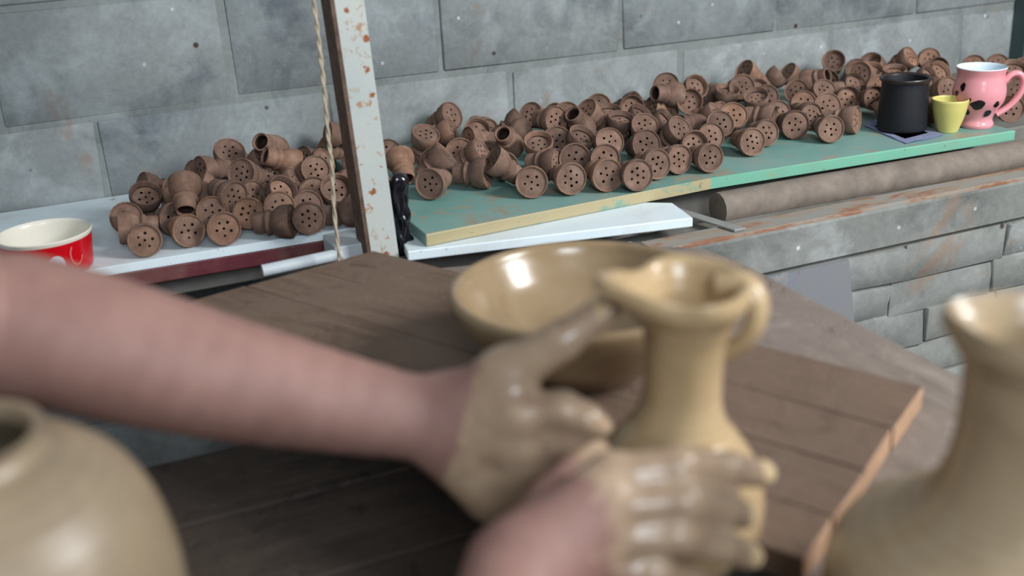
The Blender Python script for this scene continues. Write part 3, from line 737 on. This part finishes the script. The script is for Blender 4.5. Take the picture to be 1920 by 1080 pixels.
# ------------------------------------------------------------------ person
def cap(a, b, ra, rb, k=.012): return (np.array(a, float), np.array(b, float), ra, rb, k)
def sdf_prims(P, prims):
    d = None
    for a, b, ra, rb, k in prims:
        ab = b-a; L = ab@ab
        if L < 1e-10: dist = np.sqrt(((P-a)**2).sum(-1))-ra
        else:
            t = np.clip(((P-a)@ab)/L, 0, 1); dist = np.sqrt(((P-a-t[..., None]*ab)**2).sum(-1))-(ra+(rb-ra)*t)
        if d is None: d = dist
        else:
            h = np.clip(.5+.5*(d-dist)/k, 0, 1); d = d*(1-h)+dist*h-k*h*(1-h)
    return d
def surface_nets(prims, h=.003, nb=8, cut=None):
    lo = np.min([np.minimum(p[0]-p[2], p[1]-p[3]) for p in prims], 0)-.03
    hi = np.max([np.maximum(p[0]+p[2], p[1]+p[3]) for p in prims], 0)+.03
    bs = h*nb; nblk = np.ceil((hi-lo)/bs).astype(int)
    gi = np.stack(np.meshgrid(*[np.arange(k) for k in nblk], indexing='ij'), -1).reshape(-1, 3)
    cen = lo+(gi+.5)*bs
    d = np.concatenate([sdf_prims(c, prims) for c in np.array_split(cen, max(1, len(cen)//20000))])
    act = gi[np.abs(d) < bs*1.0+.012]
    loc = np.stack(np.meshgrid(*[np.arange(nb+1)]*3, indexing='ij'), -1)
    dim = nblk*nb+2
    gid = lambda c: (c[..., 0]*dim[1]+c[..., 1])*dim[2]+c[..., 2]
    ids, pos, quads = [], [], []
    off = np.array([[i, j, k] for i in (0, 1) for j in (0, 1) for k in (0, 1)])
    edg = [(a, b) for a in range(8) for b in range(a+1, 8) if abs(off[a]-off[b]).sum() == 1]
    for blk in act:
        g = blk*nb+loc; P = lo+g*h
        c = lo+(blk+.5)*bs; near = []
        for p in prims:
            ab = p[1]-p[0]; L = ab@ab; t = 0 if L < 1e-10 else min(1, max(0, ((c-p[0])@ab)/L))
            if np.linalg.norm(c-p[0]-t*ab)-max(p[2], p[3]) < bs+.03: near.append(p)
        if not near: continue
        V = sdf_prims(P, near)
        if cut is not None: V = np.maximum(V, cut(P))
        cs = np.stack([V[o[0]:o[0]+nb, o[1]:o[1]+nb, o[2]:o[2]+nb] for o in off], -1)
        sg = cs < 0; mix_ = sg.any(-1) & ~sg.all(-1)
        if not mix_.any(): continue
        ii = np.argwhere(mix_); vals = cs[mix_]
        acc = np.zeros((len(ii), 3)); num = np.zeros((len(ii), 1))
        for a, b in edg:
            va, vb = vals[:, a], vals[:, b]; m = (va < 0) != (vb < 0)
            t = np.where(m, va/np.where(m, va-vb, 1), 0)[:, None]
            acc += np.where(m[:, None], off[a]+t*(off[b]-off[a]), 0); num += m[:, None]
        gc = blk*nb+ii
        ids.append(gid(gc)); pos.append(lo+(gc+acc/num)*h)
        for ax in range(3):
            o = [0, 0, 0]; o[ax] = 1
            v0 = V[:nb, :nb, :nb]; v1 = V[o[0]:o[0]+nb, o[1]:o[1]+nb, o[2]:o[2]+nb]
            m = (v0 < 0) != (v1 < 0); e = np.argwhere(m)
            if not len(e): continue
            flip = (v0 < 0)[m]; ge = blk*nb+e; u, w_ = (ax+1) % 3, (ax+2) % 3
            du = np.zeros(3, int); du[u] = 1; dw = np.zeros(3, int); dw[w_] = 1
            q = np.stack([gid(ge-du-dw), gid(ge-dw), gid(ge), gid(ge-du)], 1)
            q[~flip] = q[~flip][:, ::-1]; quads.append(q)
    ids = np.concatenate(ids); pos = np.concatenate(pos); quads = np.concatenate(quads)
    s = np.argsort(ids); ids = ids[s]; pos = pos[s]
    ix = np.searchsorted(ids, quads); ix = np.clip(ix, 0, len(ids)-1); ok = (ids[ix] == quads).all(1)
    return pos, ix[ok]
def np_mesh(name, pos, quads, mat, parent=None):
    me = bpy.data.meshes.new(name); me.from_pydata(pos.tolist(), [], quads.tolist()); me.update()
    me.materials.append(mat)
    me.polygons.foreach_set('use_smooth', [True]*len(me.polygons))
    return lnk(bpy.data.objects.new(name, me), parent)
def chain(pts, rads, k=.012):
    P = [onD(*p) if isinstance(p, tuple) else p for p in pts]
    return [cap(P[i], P[i+1], rads[i], rads[i+1], k) for i in range(len(P)-1)]
V3 = Vector
Lsh, Rsh = V3((-.60, -1.46, 1.20)), V3((-.50, -1.93, 1.17))
Lel = onD(30, 615, .765); Lw = onD(838, 792, .82)
Rw = onD(955, 1068, .675); Rel = V3((-.26, -1.80, .86))
prims = []
# torso
hipc = V3((-.66, -1.80, .68)); chest = V3((-.60, -1.72, 1.08)); neck = V3((-.585, -1.70, 1.26))
sdir = (Rsh-Lsh).normalized()
prims += [cap(hipc-sdir*.07, chest-sdir*.08, .115, .105, .03), cap(hipc+sdir*.07, chest+sdir*.08, .115, .105, .03), cap(chest+V3((0, 0, .06)), neck, .09, .055, .03)]
prims += [cap(V3((neck.x, neck.y, 1.19)), Lsh, .06, .055, .04), cap(V3((neck.x, neck.y, 1.19)), Rsh, .06, .055, .04)]
fdir = V3((.80, .60, 0)).normalized(); hd0 = neck+V3((0, 0, .12))+fdir*.03
prims += [cap(neck, hd0, .053, .05, .02), cap(hd0+V3((0, 0, .045))-fdir*.02, hd0+V3((0, 0, .045))+fdir*.015, .078, .078, .03), cap(hd0+fdir*.045+V3((0, 0, -.045)), hd0+fdir*.03+V3((0, 0, .01)), .042, .06, .03)]
prims += [cap(hd0+fdir*.088+V3((0, 0, .03)), hd0+fdir*.112+V3((0, 0, -.004)), .010, .013, .012), cap(hd0+fdir*.092-sdir*.014+V3((0, 0, -.035)), hd0+fdir*.092+sdir*.014+V3((0, 0, -.035)), .007, .007, .008)]
for s in (-1, 1):
    prims.append(cap(hd0+sdir*s*.076+V3((0, 0, .03)), hd0+sdir*s*.08-fdir*.008+V3((0, 0, -.005)), .016, .011, .006))
# legs
for s, kn, ft in ((-1, V3((-.47, -1.36, .55)), V3((-.44, -1.30, .10))), (1, V3((-.24, -1.76, .54)), V3((-.18, -1.72, .10)))):
    hp0 = hipc+sdir*s*.09
    prims += [cap(hp0, kn, .095, .062, .03), cap(kn, ft, .06, .042, .02), cap(ft+V3((0, 0, -.055)), ft+V3((.15, .04, -.062)), .038, .03, .02)]
# left arm
fm = Lel.lerp(Lw, .30)
prims += [cap(Lsh, Lsh.lerp(Lel, .55), .058, .055, .03), cap(Lsh.lerp(Lel, .55), Lel+V3((-.03, 0, .012)), .054, .050, .03)]
AP = spline([Vector(p_) for p_ in ((30, 612, .765), (190, 650, .775), (400, 704, .79), (640, 757, .806), (838, 794, .82))], 4)
AR = [q_.x for q_ in spline([Vector((r_, 0, 0)) for r_ in (.0525, .0510, .0455, .0365, .0285)], 4)]
prims += chain([tuple(p_) for p_ in AP], AR, .0025)
prims += chain([(720, 765, .81), (842, 778, .815)], [.022, .0225], .006)+chain([(720, 780, .812), (838, 814, .82)], [.022, .0225], .006)
# left hand: palm
Lm = [(972, 778, .785), (972, 836, .795), (958, 888, .81), (935, 930, .825)]
for (m, r0, r1) in zip(Lm, (.020, .019, .018, .017), (.0165, .0165, .0155, .0145)):
    prims += chain([(842, 770+(m[1]-778)*.38, .818), m], [r0+.004, r1], .018)
prims += chain([(870, 850, .83), (915, 925, .83)], [.024, .02], .02)
prims += chain([(862, 770, .815), (945, 705, .795)], [.026, .0205], .018)      # thenar
prims += chain([(945, 705, .795), (1052, 640, .778)], [.0185, .0145], .012)
prims += chain([(1052, 640, .778), (1138, 580, .772)], [.0142, .0112], .006)
LF = [([(972, 778, .785), (1056, 768, .776), (1100, 784, .771), (1128, 799, .772)], [.0165, .0128, .0102, .0082]),
      ([(972, 832, .797), (1062, 826, .786), (1106, 842, .785), (1128, 862, .792)], [.0165, .0132, .0112, .009]),
      ([(958, 882, .812), (1045, 888, .793), (1088, 892, .788), (1108, 905, .793)], [.016, .0128, .011, .009]),
      ([(935, 928, .825), (1005, 944, .805), (1050, 940, .794), (1074, 945, .795)], [.0148, .0115, .010, .0083])]
for (p_, r_), kk in zip(LF, (.008, .010, .010, .010)): prims += chain(p_, r_, kk)
# right arm
prims += [cap(Rsh, Rel, .056, .045, .03)]
RwV = Rw; fmr = Rel.lerp(RwV, .35)
prims += [cap(Rel, fmr, .046, .045, .02), cap(fmr, RwV, .044, .029, .02)]
RM = [(1145, 893, .695), (1140, 950, .688), (1130, 1008, .688), (1115, 1062, .692)]
for k_, m in enumerate(RM):
    prims += chain([(1000+4*k_, 1040+12*k_, .678), m], [.0235, .0165], .018)
prims += chain([(1010, 1030, .69), (1030, 950, .71)], [.022, .017], .015)
prims += chain([(1030, 950, .71), (1075, 890, .735)], [.0155, .0128], .008)+chain([(1075, 890, .735), (1118, 852, .755)], [.0128, .010], .006)
RF = [([(1145, 893, .695), (1275, 874, .692), (1368, 880, .715), (1424, 888, .742)], [.0150, .0125, .0112, .0098]),
      ([(1140, 950, .688), (1285, 938, .684), (1362, 952, .708), (1392, 966, .735)], [.0150, .0125, .0112, .0096]),
      ([(1130, 1008, .688), (1270, 1003, .684), (1352, 1024, .705), (1402, 1042, .728)], [.0145, .0122, .0108, .0094]),
      ([(1115, 1062, .692), (1230, 1072, .688), (1300, 1092, .706), (1345, 1108, .725)], [.0135, .011, .0098, .0085])]
for p_, r_ in RF: prims += chain(p_, r_, .005)
pos, quads = surface_nets(prims, .0032)
person = np_mesh('person', pos, quads, M_skin)
def sm(t): t = np.clip(t, 0, 1); return t*t*(3-2*t)
lw = np.array(Lw); ld = np.array((Lw-Lel).normalized()); rw = np.array(onD(1120, 965, .69)); rd = np.array((onD(1300, 940, .69)-onD(1080, 1000, .68)).normalized())
cl = np.zeros(len(pos))
dl = np.linalg.norm(pos-lw, axis=1); cl = np.where(dl < .22, sm(((pos-lw)@ld+.002)/.012)*.72, cl)
dr = np.linalg.norm(pos-rw, axis=1); nearr = (dr < .16) & ((pos-np.array(onD(1120, 965, .69)))@np.array(fwd) < .09)
isR = nearr & (np.linalg.norm(pos-rw, axis=1) < np.linalg.norm(pos-np.array(onD(950, 850, .8)), axis=1))
cl = np.where(isR, sm(((pos-rw)@rd+.03)/.06)*.9, cl)
at = person.data.attributes.new('clay', 'FLOAT', 'POINT'); at.data.foreach_set('value', cl.astype(np.float32))
tag(person, 'person with bare forearms and clay covered hands holding a jug', 'person')
# nails
def nail(tip, prev, r, up, name):
    d = (tip-prev).normalized(); u = (up-d*up.dot(d)).normalized(); s = d.cross(u)
    bm = bmesh.new(); n = 5; G = []
    for i in range(n+1):
        row = []
        for j in range(n+1):
            a = (j/n-.5)*1.7; l_ = (i/n-.62)*r*1.9; e_ = (1-.35*abs(j/n-.5)*2 if i in (0, n) else 1)
            row.append(bm.verts.new(tip+d*l_*e_+(u*math.cos(a)+s*math.sin(a))*(r*1.035 if i < n else r*.95)))
        G.append(row)
    for i in range(n):
        for j in range(n): bm.faces.new([G[i][j], G[i+1][j], G[i+1][j+1], G[i][j+1]])
    obj(name, bm, M_nail, person, True)
tocam = -fwd
nail(onD(1138, 580, .772), onD(1052, 640, .778), .0112, tocam*.6+V3((0, 0, .8)), 'thumbnail')
for (p_, r_), upv in zip(RF[:3], (.5, .3, .2)): nail(onD(*p_[3]), onD(*p_[2]), r_[3], tocam*.6+right*.6+V3((0, 0, upv)), 'fingernail')
# clothes, hair
def grow(pr, e): return [(a, b, ra+e, rb+e, k) for a, b, ra, rb, k in pr]
shirt = grow(prims[0:5], .020)+[cap(Lsh, Lsh.lerp(Lel, .42), .072, .074, .03), cap(Rsh, Rsh.lerp(Rel, .5), .07, .068, .03)]
sp_, sq = surface_nets(shirt, .008, 6, lambda P: np.maximum(P[..., 2]-1.255, .66-P[..., 2])); np_mesh('shirt', sp_, sq, M_shirt, person)
i0 = 5+5+2
legs = [p for p in prims if p[2] in (.095, .06) and p[0][2] < .8 and p[3] in (.062, .042)]
trou = grow(legs, .014)+[cap(hipc-sdir*.07, hipc+sdir*.07, .135, .135, .03)]
sp_, sq = surface_nets(trou, .008, 6, lambda P: np.maximum(P[..., 2]-.74, .14-P[..., 2])); np_mesh('trousers', sp_, sq, M_trouser, person)
hair = [cap(hd0+V3((0, 0, .055))-fdir*.026, hd0+V3((0, 0, .058))+fdir*.008, .085, .082, .02), cap(hd0+V3((0, 0, .0))-fdir*.04, hd0+V3((0, 0, .05))-fdir*.04, .058, .075, .02)]
sp_, sq = surface_nets(hair, .006, 6); np_mesh('hair', sp_, sq, M_hair, person)
for s in (-1, 1):
    bm = bmesh.new(); bmesh.ops.create_uvsphere(bm, u_segments=10, v_segments=8, radius=.010); obj('eye', bm, simple('eye_white', srgb(210, 205, 198), .2, .02), person, True, hd0+fdir*.074+sdir*s*.03+V3((0, 0, .030)))
# seat for the potter
seat = empty('bench', (-.68, -1.82, 0))
bm = bmesh.new(); bbox(bm, -.24, .16, -.22, .22, .50, .542, .005); obj('seat', bm, M_darkwood, seat)
for x in (-.2, .12):
    for y in (-.18, .18):
        bm = bmesh.new(); bbox(bm, x-.02, x+.02, y-.02, y+.02, 0, .50, .003); obj('leg', bm, M_darkwood, seat)
tag(seat, 'dark wooden bench on which the person sits', 'bench')
